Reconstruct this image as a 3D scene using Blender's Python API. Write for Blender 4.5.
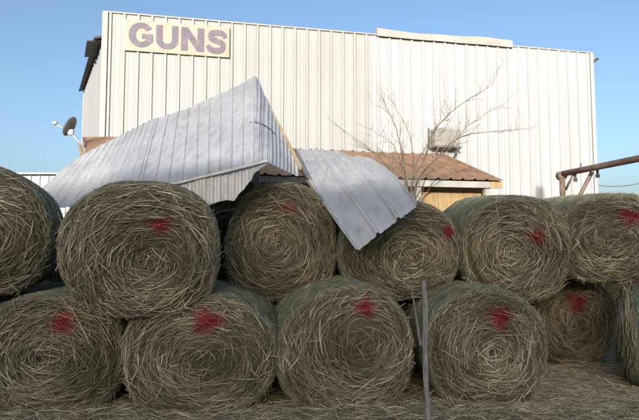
import bpy, bmesh, math, random
import numpy as np
from mathutils import Vector, Matrix, noise

for o in list(bpy.data.objects): bpy.data.objects.remove(o, do_unlink=True)
scene = bpy.context.scene
COL = scene.collection
R = math.radians

# ------------------------------------------------------------ camera, sky, sun
CAM_H, FPX, CX, CY = 1.6, 480.0, 319.5, 210.0
PITCH = math.atan(30 / FPX)
cam = bpy.data.cameras.new('camera'); cam.sensor_width = 36.0
cam.lens = FPX / 639 * 36; cam.clip_start = 0.05; cam.clip_end = 3000
camo = bpy.data.objects.new('camera', cam); COL.objects.link(camo)
camo.location = (0, 0, CAM_H); camo.rotation_euler = (math.pi / 2 + PITCH, 0, 0)
scene.camera = camo

SUN_EL, SUN_AZ = R(10), R(12)            # sun behind the camera, a little to its left
TO_SUN = Vector((-math.sin(SUN_AZ) * math.cos(SUN_EL), -math.cos(SUN_AZ) * math.cos(SUN_EL), math.sin(SUN_EL)))
world = bpy.data.worlds.new('World'); scene.world = world; world.use_nodes = True
wt = world.node_tree; wt.nodes.clear()
sky = wt.nodes.new('ShaderNodeTexSky'); sky.sky_type = 'NISHITA'; sky.sun_disc = False
sky.sun_elevation = SUN_EL
sky.sun_rotation = math.atan2(TO_SUN.x, TO_SUN.y)
sky.air_density = 0.85; sky.dust_density = 4.0; sky.ozone_density = 2.0
bg = wt.nodes.new('ShaderNodeBackground'); bg.inputs['Strength'].default_value = 0.15
wo = wt.nodes.new('ShaderNodeOutputWorld')
wt.links.new(sky.outputs[0], bg.inputs[0]); wt.links.new(bg.outputs[0], wo.inputs[0])
sun = bpy.data.lights.new('sun', 'SUN'); sun.energy = 2.0; sun.angle = R(0.55); sun.color = (1.0, 0.965, 0.93)
suno = bpy.data.objects.new('sun', sun); COL.objects.link(suno)
suno.rotation_euler = TO_SUN.to_track_quat('Z', 'Y').to_euler(); suno.location = (-10, -30, 20)
scene.view_settings.view_transform = 'Standard'; scene.view_settings.look = 'None'
scene.view_settings.gamma = 1.0; scene.view_settings.exposure = 1.1
scene.view_settings.use_curve_mapping = False

# ------------------------------------------------------------ helpers
def ray(px, py):
    a, b = (px - CX) / FPX, (CY - py) / FPX
    c, s = math.cos(PITCH), math.sin(PITCH)
    return Vector((a, c - b * s, s + b * c))
def at(px, py, Y):
    d = ray(px, py); t = Y / d.y
    return Vector((d.x * t, Y, CAM_H + d.z * t))

def empty(name, loc=(0, 0, 0), rz=0, label=None, cat=None, group=None):
    o = bpy.data.objects.new(name, None); COL.objects.link(o)
    o.location = loc; o.rotation_euler = (0, 0, rz); o.empty_display_size = 0.2
    tag(o, label, cat, group); return o
def tag(o, label=None, cat=None, group=None, kind=None):
    if label: o['label'] = label
    if cat: o['category'] = cat
    if group: o['group'] = group
    if kind: o['kind'] = kind
    return o
def link(name, me, mat=None, parent=None):
    o = bpy.data.objects.new(name, me); COL.objects.link(o)
    if mat is not None and not me.materials: me.materials.append(mat)
    if parent is not None: o.parent = parent
    return o
def mesh(name, vs, fs, smooth=False):
    me = bpy.data.meshes.new(name); me.from_pydata([tuple(v) for v in vs], [], fs); me.update()
    if smooth: me.polygons.foreach_set('use_smooth', [True] * len(me.polygons))
    return me
def np_mesh(name, V, Q, col=None, smooth=False, paint=None, uv=None):
    me = bpy.data.meshes.new(name)
    nv, nq, k = len(V), len(Q), Q.shape[1]
    me.vertices.add(nv); me.vertices.foreach_set('co', np.ascontiguousarray(V, np.float32).ravel())
    me.loops.add(nq * k); me.loops.foreach_set('vertex_index', np.ascontiguousarray(Q, np.int32).ravel())
    me.polygons.add(nq)
    me.polygons.foreach_set('loop_start', np.arange(0, nq * k, k, dtype=np.int32))
    me.polygons.foreach_set('loop_total', np.full(nq, k, np.int32))
    if smooth: me.polygons.foreach_set('use_smooth', np.ones(nq, bool))
    me.update(calc_edges=True)
    if col is not None:
        a = me.color_attributes.new('tint', 'FLOAT_COLOR', 'POINT')
        a.data.foreach_set('color', np.concatenate([col, np.ones((nv, 1))], 1).astype(np.float32).ravel())
    if paint is not None:
        a = me.attributes.new('paint', 'FLOAT', 'POINT'); a.data.foreach_set('value', paint.astype(np.float32))
    if uv is not None:
        a = me.attributes.new('wrap', 'FLOAT_VECTOR', 'POINT'); a.data.foreach_set('vector', uv.astype(np.float32).ravel())
    return me

class MB:
    def __init__(s): s.v = []; s.f = []
    def add(s, vs, fs):
        n = len(s.v); s.v += [Vector(v) for v in vs]; s.f += [tuple(i + n for i in f) for f in fs]; return s
    def box(s, x0, x1, y0, y1, z0, z1):
        return s.add([(x0, y0, z0), (x1, y0, z0), (x1, y1, z0), (x0, y1, z0), (x0, y0, z1), (x1, y0, z1), (x1, y1, z1), (x0, y1, z1)],
                     [(0, 3, 2, 1), (4, 5, 6, 7), (0, 1, 5, 4), (1, 2, 6, 5), (2, 3, 7, 6), (3, 0, 4, 7)])
    def tube(s, pts, rad, sides=8, cap=True):
        pts = [Vector(p) for p in pts]
        if not hasattr(rad, '__len__'): rad = [rad] * len(pts)
        n = len(s.v); up = Vector((0.13, 0.31, 0.94))
        for i, p in enumerate(pts):
            d = (pts[min(i + 1, len(pts) - 1)] - pts[max(i - 1, 0)]).normalized()
            a = d.cross(up)
            if a.length < 1e-3: a = d.cross(Vector((1, 0, 0)))
            a.normalize(); b = d.cross(a)
            for k in range(sides):
                t = 2 * math.pi * k / sides
                s.v.append(p + (a * math.cos(t) + b * math.sin(t)) * rad[i])
        for i in range(len(pts) - 1):
            for k in range(sides):
                k2 = (k + 1) % sides
                s.f.append((n + i * sides + k, n + i * sides + k2, n + (i + 1) * sides + k2, n + (i + 1) * sides + k))
        if cap:
            s.f.append(tuple(n + k for k in range(sides))[::-1]); m = n + (len(pts) - 1) * sides
            s.f.append(tuple(m + k for k in range(sides)))
        return s
    def beam(s, pts, w, h, up=(0, 0, 1)):
        pts = [Vector(p) for p in pts]; n = len(s.v); up = Vector(up)
        for i, p in enumerate(pts):
            d = (pts[min(i + 1, len(pts) - 1)] - pts[max(i - 1, 0)]).normalized()
            a = d.cross(up).normalized(); b = a.cross(d).normalized()
            for sx, sy in ((-1, -1), (1, -1), (1, 1), (-1, 1)): s.v.append(p + a * sx * w / 2 + b * sy * h / 2)
        for i in range(len(pts) - 1):
            for k in range(4):
                k2 = (k + 1) % 4
                s.f.append((n + i * 4 + k, n + i * 4 + k2, n + i * 4 + 4 + k2, n + i * 4 + 4 + k))
        s.f.append((n + 3, n + 2, n + 1, n)); m = n + 4 * (len(pts) - 1); s.f.append((m, m + 1, m + 2, m + 3))
        return s
    def build(s, name, mat, parent=None, smooth=False, bevel=0, loc=None):
        me = mesh(name, s.v, s.f, smooth)
        bm = bmesh.new(); bm.from_mesh(me); bmesh.ops.recalc_face_normals(bm, faces=bm.faces); bm.to_mesh(me); bm.free()
        o = link(name, me, mat, parent)
        if bevel:
            b = o.modifiers.new('bevel', 'BEVEL'); b.width = bevel; b.segments = 2; b.limit_method = 'ANGLE'
        if loc is not None: o.location = loc
        return o

def interp(pts, x):
    if x <= pts[0][0]: return pts[0][1]
    for (a, b), (c, d) in zip(pts, pts[1:]):
        if x <= c: return b + (d - b) * (x - a) / (c - a)
    return pts[-1][1]

# ------------------------------------------------------------ materials
class NT:
    def __init__(s, name):
        s.m = bpy.data.materials.new(name); s.m.use_nodes = True; s.t = s.m.node_tree
        s.b = s.t.nodes['Principled BSDF']
    def n(s, typ, **kw):
        nd = s.t.nodes.new('ShaderNode' + typ)
        for k, v in kw.items():
            if k.startswith('i_'):
                key = k[2:].replace('_', ' ')
                nd.inputs[key].default_value = v
            else: setattr(nd, k, v)
        return nd
    def l(s, a, b): s.t.links.new(a, b)
    def coord(s, kind='Object', scale=(1, 1, 1)):
        if kind == 'World': out = s.n('NewGeometry').outputs['Position']
        else: out = s.n('TexCoord').outputs[kind]
        mp = s.n('Mapping'); mp.inputs['Scale'].default_value = scale; s.l(out, mp.inputs['Vector']); return mp.outputs[0]
    def noise(s, vec, scale=5, detail=5, rough=0.6, dist=0):
        nd = s.n('TexNoise'); nd.inputs['Scale'].default_value = scale; nd.inputs['Detail'].default_value = detail
        nd.inputs['Roughness'].default_value = rough; nd.inputs['Distortion'].default_value = dist
        s.l(vec, nd.inputs['Vector']); return nd.outputs['Fac']
    def ramp(s, fac, stops):
        r = s.n('ValToRGB'); e = r.color_ramp.elements
        while len(e) < len(stops): e.new(0.5)
        for el, (p, c) in zip(e, stops):
            el.position = p; el.color = (*c, 1) if hasattr(c, '__len__') else (c, c, c, 1)
        s.l(fac, r.inputs[0]); return r.outputs[0]
    def mix(s, fac, a, b, mode='MIX'):
        m = s.n('Mix', data_type='RGBA', blend_type=mode)
        for sock, v in ((m.inputs[0], fac), (m.inputs[6], a), (m.inputs[7], b)):
            if isinstance(v, (int, float)): sock.default_value = v
            elif isinstance(v, tuple): sock.default_value = (*v, 1)
            else: s.l(v, sock)
        return m.outputs[2]
    def math(s, op, a, b=0.0):
        m = s.n('Math', operation=op)
        for sock, v in zip(m.inputs, (a, b)):
            if isinstance(v, (int, float)): sock.default_value = v
            else: s.l(v, sock)
        return m.outputs[0]
    def out(s, col, rough=0.7, metal=0.0, bump=None, bstr=0.3, bdist=0.01, spec=None):
        if isinstance(col, tuple): s.b.inputs['Base Color'].default_value = (*col, 1)
        else: s.l(col, s.b.inputs['Base Color'])
        if isinstance(rough, (int, float)): s.b.inputs['Roughness'].default_value = rough
        else: s.l(rough, s.b.inputs['Roughness'])
        s.b.inputs['Metallic'].default_value = metal
        if spec is not None: s.b.inputs['Specular IOR Level'].default_value = spec
        if bump is not None:
            bn = s.n('Bump'); bn.inputs['Strength'].default_value = bstr; bn.inputs['Distance'].default_value = bdist
            s.l(bump, bn.inputs['Height']); s.l(bn.outputs[0], s.b.inputs['Normal'])
        return s.m

def m_simple(name, c1, c2, scale=8, rough=0.7, metal=0, stretch=(1, 1, 1), bstr=0.15, kind='Object', lo=0.35, hi=0.65, spec=None):
    t = NT(name); v = t.coord(kind, stretch); f = t.noise(v, scale, 6, 0.65)
    return t.out(t.ramp(f, [(lo, c1), (hi, c2)]), rough, metal, f, bstr, 0.01, spec)

def m_straw():
    t = NT('straw_strand'); a = t.n('Attribute', attribute_name='tint')
    v = t.coord('Object'); f = t.noise(v, 60, 3)
    c = t.mix(0.35, a.outputs['Color'], t.ramp(f, [(0.3, 0.25), (0.7, 1.0)]), 'MULTIPLY')
    t.out(c, 0.62, spec=0.25); return t.m
def m_face():
    t = NT('packed_straw'); a = t.n('Attribute', attribute_name='wrap')
    mp = t.n('Mapping'); mp.inputs['Scale'].default_value = (9, 60, 1); t.l(a.outputs['Vector'], mp.inputs['Vector'])
    f = t.noise(mp.outputs[0], 1.0, 6, 0.7, 0.4)
    f2 = t.noise(t.coord('Object'), 5, 4)
    c = t.ramp(f, [(0.34, (0.04, 0.036, 0.024)), (0.52, (0.18, 0.16, 0.10)), (0.70, (0.42, 0.37, 0.24))])
    c = t.mix(0.6, c, t.ramp(f2, [(0.3, (0.45, 0.45, 0.42)), (0.7, (1, 1, 1))]), 'MULTIPLY')
    p = t.n('Attribute', attribute_name='paint')
    fp = t.math('MULTIPLY', p.outputs['Fac'], t.ramp(f, [(0.3, 0.5), (0.6, 1.0)]))
    c = t.mix(fp, c, (0.30, 0.010, 0.020))
    return t.out(c, 0.85, 0, f, 0.9, 0.03, 0.15)
def m_net():
    t = NT('net_wrapped_straw'); a = t.n('Attribute', attribute_name='wrap')
    mp = t.n('Mapping'); mp.inputs['Scale'].default_value = (10, 50, 1); t.l(a.outputs['Vector'], mp.inputs['Vector'])
    f = t.noise(mp.outputs[0], 1.0, 6, 0.7, 0.5)
    big = t.noise(t.coord('Object'), 4, 4)
    c = t.ramp(f, [(0.33, (0.07, 0.08, 0.06)), (0.5, (0.18, 0.19, 0.145)), (0.66, (0.32, 0.32, 0.24))])
    c = t.mix(0.7, c, t.ramp(big, [(0.3, (0.5, 0.55, 0.55)), (0.7, (1, 1, 1))]), 'MULTIPLY')
    # the net itself: fine diagonal strings of pale green plastic
    mp2 = t.n('Mapping'); mp2.inputs['Scale'].default_value = (70, 70, 1); mp2.inputs['Rotation'].default_value = (0, 0, R(30))
    t.l(a.outputs['Vector'], mp2.inputs['Vector'])
    w = t.n('TexWave', wave_type='BANDS'); w.inputs['Scale'].default_value = 0.9; w.inputs['Distortion'].default_value = 3.0
    t.l(mp2.outputs[0], w.inputs['Vector'])
    net = t.ramp(w.outputs['Fac'], [(0.80, 0.0), (0.95, 0.55)])
    c = t.mix(net, c, (0.26, 0.34, 0.30))
    return t.out(c, 0.75, 0, f, 0.9, 0.03, 0.25)

STRAW, FACE, NET = m_straw(), m_face(), m_net()

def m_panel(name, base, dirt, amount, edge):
    """painted ribbed steel: rain streaks, and darker lines along the rib feet"""
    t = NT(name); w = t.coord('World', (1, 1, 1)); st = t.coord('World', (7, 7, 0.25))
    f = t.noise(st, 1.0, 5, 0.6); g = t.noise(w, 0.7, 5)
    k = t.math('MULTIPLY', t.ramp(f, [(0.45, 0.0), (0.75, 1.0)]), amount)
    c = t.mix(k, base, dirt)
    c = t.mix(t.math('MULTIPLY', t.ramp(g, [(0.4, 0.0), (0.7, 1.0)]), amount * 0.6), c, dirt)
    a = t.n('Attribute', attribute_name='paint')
    c = t.mix(t.math('MULTIPLY', t.math('MULTIPLY', a.outputs['Fac'], edge), t.ramp(t.noise(st, 0.6, 4), [(0.3, 0.45), (0.65, 1.0)])), c, tuple(x * 0.45 for x in dirt))  # darker tone along the rib feet
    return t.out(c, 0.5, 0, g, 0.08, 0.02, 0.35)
CREAM = m_panel('aged_cream_steel', (0.405, 0.415, 0.42), (0.325, 0.32, 0.29), 0.5, 0.42)
WHITE = m_panel('white_steel', (0.475, 0.485, 0.495), (0.395, 0.40, 0.40), 0.3, 0.55)
SHADEWALL = m_panel('shade_toned_steel', (0.32, 0.335, 0.355), (0.25, 0.255, 0.26), 0.3, 0.6)  # the side wall's shade, put into a darker and cooler base colour
def m_sheet():
    t = NT('weathered_galvanised_sheet'); v = t.coord('World'); f = t.noise(v, 1.6, 6, 0.65)
    st = t.noise(t.coord('World', (9, 2.0, 2.0)), 1.5, 5, 0.6)
    c = t.ramp(f, [(0.3, (0.36, 0.365, 0.375)), (0.52, (0.47, 0.475, 0.48)), (0.72, (0.54, 0.54, 0.535))])
    c = t.mix(t.math('MULTIPLY', t.ramp(st, [(0.48, 0.0), (0.66, 1.0)]), 0.55), c, (0.30, 0.29, 0.28))
    spots = t.noise(t.coord('World'), 9, 4, 0.7)
    c = t.mix(t.math('MULTIPLY', t.ramp(spots, [(0.64, 0.0), (0.72, 1.0)]), 0.4), c, (0.27, 0.215, 0.165))
    return t.out(c, 0.48, 0.15, t.noise(v, 5, 3), 0.12, 0.02, 0.4)
SHEET = m_sheet()
def m_rust():
    t = NT('rusty_roof_steel'); f = t.noise(t.coord('World', (2, 2, 2)), 1.2, 7, 0.7); g = t.noise(t.coord('World', (10, 1, 1)), 1, 4)
    c = t.ramp(f, [(0.3, (0.25, 0.14, 0.08)), (0.5, (0.37, 0.225, 0.135)), (0.72, (0.45, 0.31, 0.205))])
    c = t.mix(0.4, c, t.ramp(g, [(0.35, (0.5, 0.45, 0.42)), (0.65, (1, 1, 1))]), 'MULTIPLY')
    return t.out(c, 0.75, 0.1, f, 0.2, 0.02)
RUST = m_rust()
TAN = m_simple('sunbleached_plank', (0.34, 0.22, 0.10), (0.50, 0.36, 0.18), 3, 0.8, 0, (9, 9, 0.7), 0.3, 'World')
LUMBER = m_simple('pale_new_lumber', (0.34, 0.26, 0.165), (0.46, 0.37, 0.25), 6, 0.7, 0, (1, 1, 1), 0.2)
WOODGREY = m_simple('weathered_grey_wood', (0.11, 0.107, 0.10), (0.27, 0.265, 0.25), 4, 0.85, 0, (14, 14, 0.8), 0.6)
TRIM = m_simple('white_trim_paint', (0.36, 0.345, 0.31), (0.47, 0.46, 0.43), 4, 0.55, 0, (1, 1, 1), 0.1, 'World')
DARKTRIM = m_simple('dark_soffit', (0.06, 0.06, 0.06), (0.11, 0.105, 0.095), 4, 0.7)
PIPE = m_simple('rusty_pipe', (0.17, 0.10, 0.07), (0.30, 0.22, 0.17), 7, 0.7, 0.2, (1, 1, 1), 0.25)
BARK = m_simple('pale_bark', (0.11, 0.09, 0.062), (0.20, 0.165, 0.12), 14, 0.85, 0, (1, 1, 0.3), 0.4)
SIGNM = None
def m_sign():
    t = NT('faded_sign_board'); f = t.noise(t.coord('Object', (1, 1, 0.5)), 3, 6, 0.7)
    return t.out(t.ramp(f, [(0.3, (0.34, 0.31, 0.235)), (0.52, (0.40, 0.375, 0.295)), (0.72, (0.43, 0.415, 0.355))]), 0.6, 0, f, 0.05)
SIGNM = m_sign()
def m_letter():
    t = NT('faded_mauve_paint'); f = t.noise(t.coord('World'), 6, 6, 0.75)
    return t.out(t.ramp(f, [(0.3, (0.125, 0.10, 0.145)), (0.56, (0.165, 0.135, 0.18)), (0.74, (0.31, 0.27, 0.26))]), 0.6, 0, f, 0.05)
LETTER = m_letter()
PLASTIC = m_simple('aged_beige_plastic', (0.30, 0.29, 0.25), (0.40, 0.39, 0.35), 6, 0.5)
DISHM = m_simple('grey_dish_paint', (0.10, 0.105, 0.11), (0.16, 0.165, 0.17), 10, 0.45)
GALV = m_simple('galvanised_arm', (0.50, 0.50, 0.50), (0.64, 0.64, 0.63), 20, 0.45, 0.3)
BLACK = m_simple('black_cable', (0.03, 0.03, 0.03), (0.06, 0.06, 0.06), 10, 0.6)

# ------------------------------------------------------------ ground
def ground_h(x, y):
    n = noise.noise(Vector((x * 0.9, y * 0.9, 3.1))) * 0.025 + noise.noise(Vector((x * 3.1, y * 3.1, 7.7))) * 0.010
    fade = max(0.0, 1 - max(0, (math.hypot(x, y - 6) - 10) / 25))
    return n * fade - 0.01
def make_ground():
    def axis(c, fine, ext, step):
        a = list(np.arange(c - fine, c + fine + 1e-6, step)); d = step
        while a[-1] < ext: d *= 1.35; a.append(a[-1] + d)
        d = step
        while a[0] > -ext: d *= 1.35; a.insert(0, a[0] - d)
        return a
    xs, ys = axis(0.5, 6, 900, 0.12), axis(5, 4, 900, 0.12)
    V = [(x, y, ground_h(x, y)) for y in ys for x in xs]; n = len(xs)
    F = [(j * n + i, j * n + i + 1, (j + 1) * n + i + 1, (j + 1) * n + i) for j in range(len(ys) - 1) for i in range(n - 1)]
    t = NT('strawy_dirt'); w = t.coord('World'); f = t.noise(w, 2.2, 7, 0.65); fine = t.noise(w, 38, 4, 0.7)
    far = t.noise(w, 0.03, 4)
    c = t.ramp(f, [(0.3, (0.15, 0.13, 0.095)), (0.52, (0.26, 0.23, 0.165)), (0.7, (0.36, 0.32, 0.23))])
    c = t.mix(0.7, c, t.ramp(fine, [(0.32, (0.4, 0.4, 0.4)), (0.68, (1.15, 1.1, 1.0))]), 'MULTIPLY')
    c = t.mix(0.35, c, t.ramp(far, [(0.4, (0.22, 0.19, 0.11)), (0.6, (0.13, 0.13, 0.075))]))
    o = link('ground', mesh('ground', V, F, True), t.out(c, 0.95, 0, fine, 0.6, 0.02, 0.1)); o['kind'] = 'structure'
make_ground()

# ------------------------------------------------------------ white metal building
DL, DR = 10.8, 13.25
PL, PR = at(104, 12.5, DL), at(591.5, 54, DR)
O2 = Vector((PL.x, PL.y, 0)); UDIR = Vector((PR.x - PL.x, PR.y - PL.y, 0)); WLEN = UDIR.length; UDIR.normalize()
WANG = math.atan2(UDIR.y, UDIR.x); VDIR = Vector((-UDIR.y, UDIR.x, 0))     # VDIR points into the building
WTOP = (PL.z + PR.z) / 2
def onwall(px, py, off=0.0):
    """pixel -> (u, z) on the front wall plane, off metres in front of it"""
    d = ray(px, py); o = O2 - VDIR * off
    t = o.dot(VDIR) / d.dot(VDIR)
    p = d * t
    return (p - o).dot(UDIR), CAM_H + p.z

bld = empty('metal_building', O2, WANG, 'tall white ribbed steel building with a flat roofline behind the hay stack', 'building')
RIBS = [(-0.152, 0), (-0.048, 0), (-0.022, 0.036), (0.022, 0.036), (0.048, 0), (0.152, 0)]
def panel_mesh(name, width, height, n, rib=0.036, zlo=0.0, minor=True):
    """ribbed sheet standing in the local xz plane, ribs towards -y"""
    pitch = width / n; prof = []
    for i in range(n):
        c = (i + 0.5) * pitch
        prof += [(c - pitch / 2 + (0.0015 if i == 0 else 0), 0, 0.1)]
        if minor: prof += [(c - pitch * .34, 0, 0), (c - pitch * .32, 0.006, 0), (c - pitch * .29, 0.006, 0), (c - pitch * .27, 0, 0)]
        prof += [(c - 0.058, 0, 0.0), (c - 0.040, 0, 1.0), (c - 0.024, rib, 0.0), (c + 0.024, rib, 0.15), (c + 0.036, 0, 1.0), (c + 0.06, 0, 0.55), (c + 0.075, 0, 0)]
        if minor: prof += [(c + pitch * .29, 0, 0), (c + pitch * .31, 0.006, 0), (c + pitch * .34, 0.006, 0), (c + pitch * .36, 0, 0)]
    prof.append((width - 0.0015, 0, 0.1)); m = len(prof); zs = [zlo, zlo + (height - zlo) * .35, zlo + (height - zlo) * .7, height]
    V = [(x, -y, z) for z in zs for x, y, _ in prof]
    F = [(j * m + i, j * m + i + 1, (j + 1) * m + i + 1, (j + 1) * m + i) for j in range(len(zs) - 1) for i in range(m - 1)]
    me = mesh(name, V, F)
    a = me.attributes.new('paint', 'FLOAT', 'POINT'); a.data.foreach_set('value', [p for _ in zs for _, _, p in prof])
    return me
NP = 14; PWID = WLEN / NP
u_new = onwall(383, 38)[0]
def wall_panels():
    random.seed(4)
    mc = panel_mesh('cream_wall_panel', PWID, WTOP, 3); mc.materials.append(CREAM)
    mw = panel_mesh('white_wall_panel', PWID, WTOP, 3); mw.materials.append(WHITE)
    for i in range(NP):
        u = i * PWID; new = u + PWID * .5 > u_new
        o = link('wall_panel', mw if new else mc, None, bld); o.location = (u, random.uniform(-0.006, 0.002), 0)
wall_panels()
# shell: side walls, back, roof
sideA = Vector((at(101, 36, DL + .05).x, DL + .05, 0)); sideB = Vector((at(84.5, 91, 14.9).x, 14.9, 0))
def L(p): q = Vector(p) - O2; return Vector((q.dot(UDIR), q.dot(VDIR), p[2]))     # world -> building local
eaveZ = at(101, 36, DL + .05).z
sb = L(sideB)
def quadwall(name, a, b, h, mat, th=0.08):
    a, b = Vector((a[0], a[1], 0)), Vector((b[0], b[1], 0)); m = MB()
    m.beam([a + Vector((0, 0, h / 2)), b + Vector((0, 0, h / 2))], th, h); return m.build(name, mat, bld)
depthB = 12.0
cnrBL = Vector((sb.x, depthB, 0)); cnrBR = Vector((WLEN - .06, depthB, 0))
# left side wall, of ribbed panels seen at a slant
sl = Vector((sb.x - 0.02, sb.y, 0)) - Vector((0.03, 0.06, 0)); sdir = Vector((sb.x, sb.y - .06, 0)); slen = sdir.length; sang = math.atan2(sdir.y, sdir.x)
mp_ = panel_mesh('side_wall_panel', slen / 5, eaveZ, 3); mp_.materials.append(SHADEWALL)
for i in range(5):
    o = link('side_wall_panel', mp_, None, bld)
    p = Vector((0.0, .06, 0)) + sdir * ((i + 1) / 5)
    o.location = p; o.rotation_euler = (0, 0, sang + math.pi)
quadwall('rear_side_wall', (sb.x, sb.y), (sb.x, depthB), eaveZ, WHITE)
quadwall('back_wall', (sb.x, depthB), (WLEN - .06, depthB), eaveZ, WHITE)
quadwall('right_side_wall', (WLEN - .06, depthB), (WLEN - .06, .05), WTOP - .15, WHITE)
rz0 = eaveZ - .02
MB().add([(0.05, .05, rz0 + .3), (WLEN - .1, .05, rz0 + .3), (WLEN - .1, depthB, rz0 + .05), (sb.x, depthB, rz0 + .05), (sb.x, sb.y, rz0 + .05),
          (0.05, .05, rz0 + .2), (WLEN - .1, .05, rz0 + .2), (WLEN - .1, depthB, rz0 - .05), (sb.x, depthB, rz0 - .05), (sb.x, sb.y, rz0 - .05)],
         [(0, 1, 2, 3, 4), (9, 8, 7, 6, 5), (0, 5, 6, 1), (1, 6, 7, 2), (2, 7, 8, 3), (3, 8, 9, 4), (4, 9, 5, 0)]).build('roof', WHITE, bld)
# corner trims
MB().box(-.012, .10, -.050, -.040, 0, WTOP + .01).box(-.02, -.012, -.050, .06, 0, WTOP + .01).build('corner_trim', TRIM, bld)
MB().box(WLEN - .09, WLEN + .010, -.050, -.040, 0, WTOP + .01).box(WLEN + .010, WLEN + .018, -.050, .06, 0, WTOP + .01).build('corner_trim', WHITE, bld)
# coping along the top, and the bent newer cap flashing
ua, ub = onwall(376, 34)[0], onwall(511, 44)[0]
MB().box(.02, ua - .02, -.048, .08, WTOP + .002, WTOP + .03).build('coping', TRIM, bld)
MB().box(ub + .02, WLEN - .02, -.048, .08, WTOP + .002, WTOP + .03).build('coping', TRIM, bld)
def flashing():
    m = MB(); n = 24; ring = []
    for i in range(n + 1):
        u = ua + (ub - ua) * i / n; k = i / n
        lift = 0.035 * math.exp(-((k) / .06) ** 2) + 0.012 * math.sin(k * 17) + 0.02 * math.exp(-((k - .72) / .1) ** 2) + .012 * math.exp(-((k - 1) / .05) ** 2)
        h = .135 + .03 * k + 0.01 * math.sin(k * 9 + 1)
        ring.append([(u, -.085, WTOP - .045 + lift * .3), (u, -.095 - .01 * math.sin(k * 11), WTOP + h * .55 + lift), (u, -.06, WTOP + h + lift), (u, .12, WTOP + h + lift * .8), (u, .12, WTOP - .03)])
    vs = [v for r in ring for v in r]
    fs = [(i * 5 + k, i * 5 + k + 1, i * 5 + 5 + k + 1, i * 5 + 5 + k) for i in range(n) for k in range(4)]
    fs += [(0, 1, 2, 3, 4), tuple(n * 5 + k for k in range(5))[::-1]]
    m.add(vs, fs).build('cap_flashing', TRIM, bld)
flashing()
# overhanging eave of the left side, grey underneath
def side_eave():
    nrm = Vector((-sdir.y, sdir.x, 0)).normalized()
    a = Vector((0, .06, 0)) + sdir * .02; b = Vector((0, .06, 0)) + sdir * 1.0
    m = MB()
    def slab(p, q, w0, w1, z0, z1, th):
        vs = [p + Vector((0, 0, z0)), q + Vector((0, 0, z1)), q + nrm * w1 + Vector((0, 0, z1 - .08)), p + nrm * w0 + Vector((0, 0, z0 - .08))]
        vs += [v + Vector((0, 0, th)) for v in vs]
        return vs, [(0, 1, 2, 3), (7, 6, 5, 4), (0, 4, 5, 1), (1, 5, 6, 2), (2, 6, 7, 3), (3, 7, 4, 0)]
    m.add(*slab(a, b, .20, .16, eaveZ + .01, eaveZ + .01, .05)); m.build('eave', DARKTRIM, bld)
    MB().add(*slab(a + sdir * .02, a + sdir * .24, .34, .30, eaveZ - .05, eaveZ - .07, .03)).build('bent_gutter', DARKTRIM, bld)
side_eave()
MB().add([(WLEN + .02, .1, WTOP - .32), (WLEN + .34, .1, WTOP - .10), (WLEN + .30, .1, WTOP - .04), (WLEN + .02, .1, WTOP - .16),
          (WLEN + .02, 1.6, WTOP - .32), (WLEN + .34, 1.6, WTOP - .10), (WLEN + .30, 1.6, WTOP - .04), (WLEN + .02, 1.6, WTOP - .16)],
         [(0, 1, 2, 3), (7, 6, 5, 4), (0, 4, 5, 1), (1, 5, 6, 2), (2, 6, 7, 3), (3, 7, 4, 0)]).build('eave', DARKTRIM, bld)
MB().tube([(WLEN + .2, .3, WTOP - .12), (WLEN + .28, .2, WTOP + .0)], .012, 6).build('gutter_strap', GALV, bld)

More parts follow.
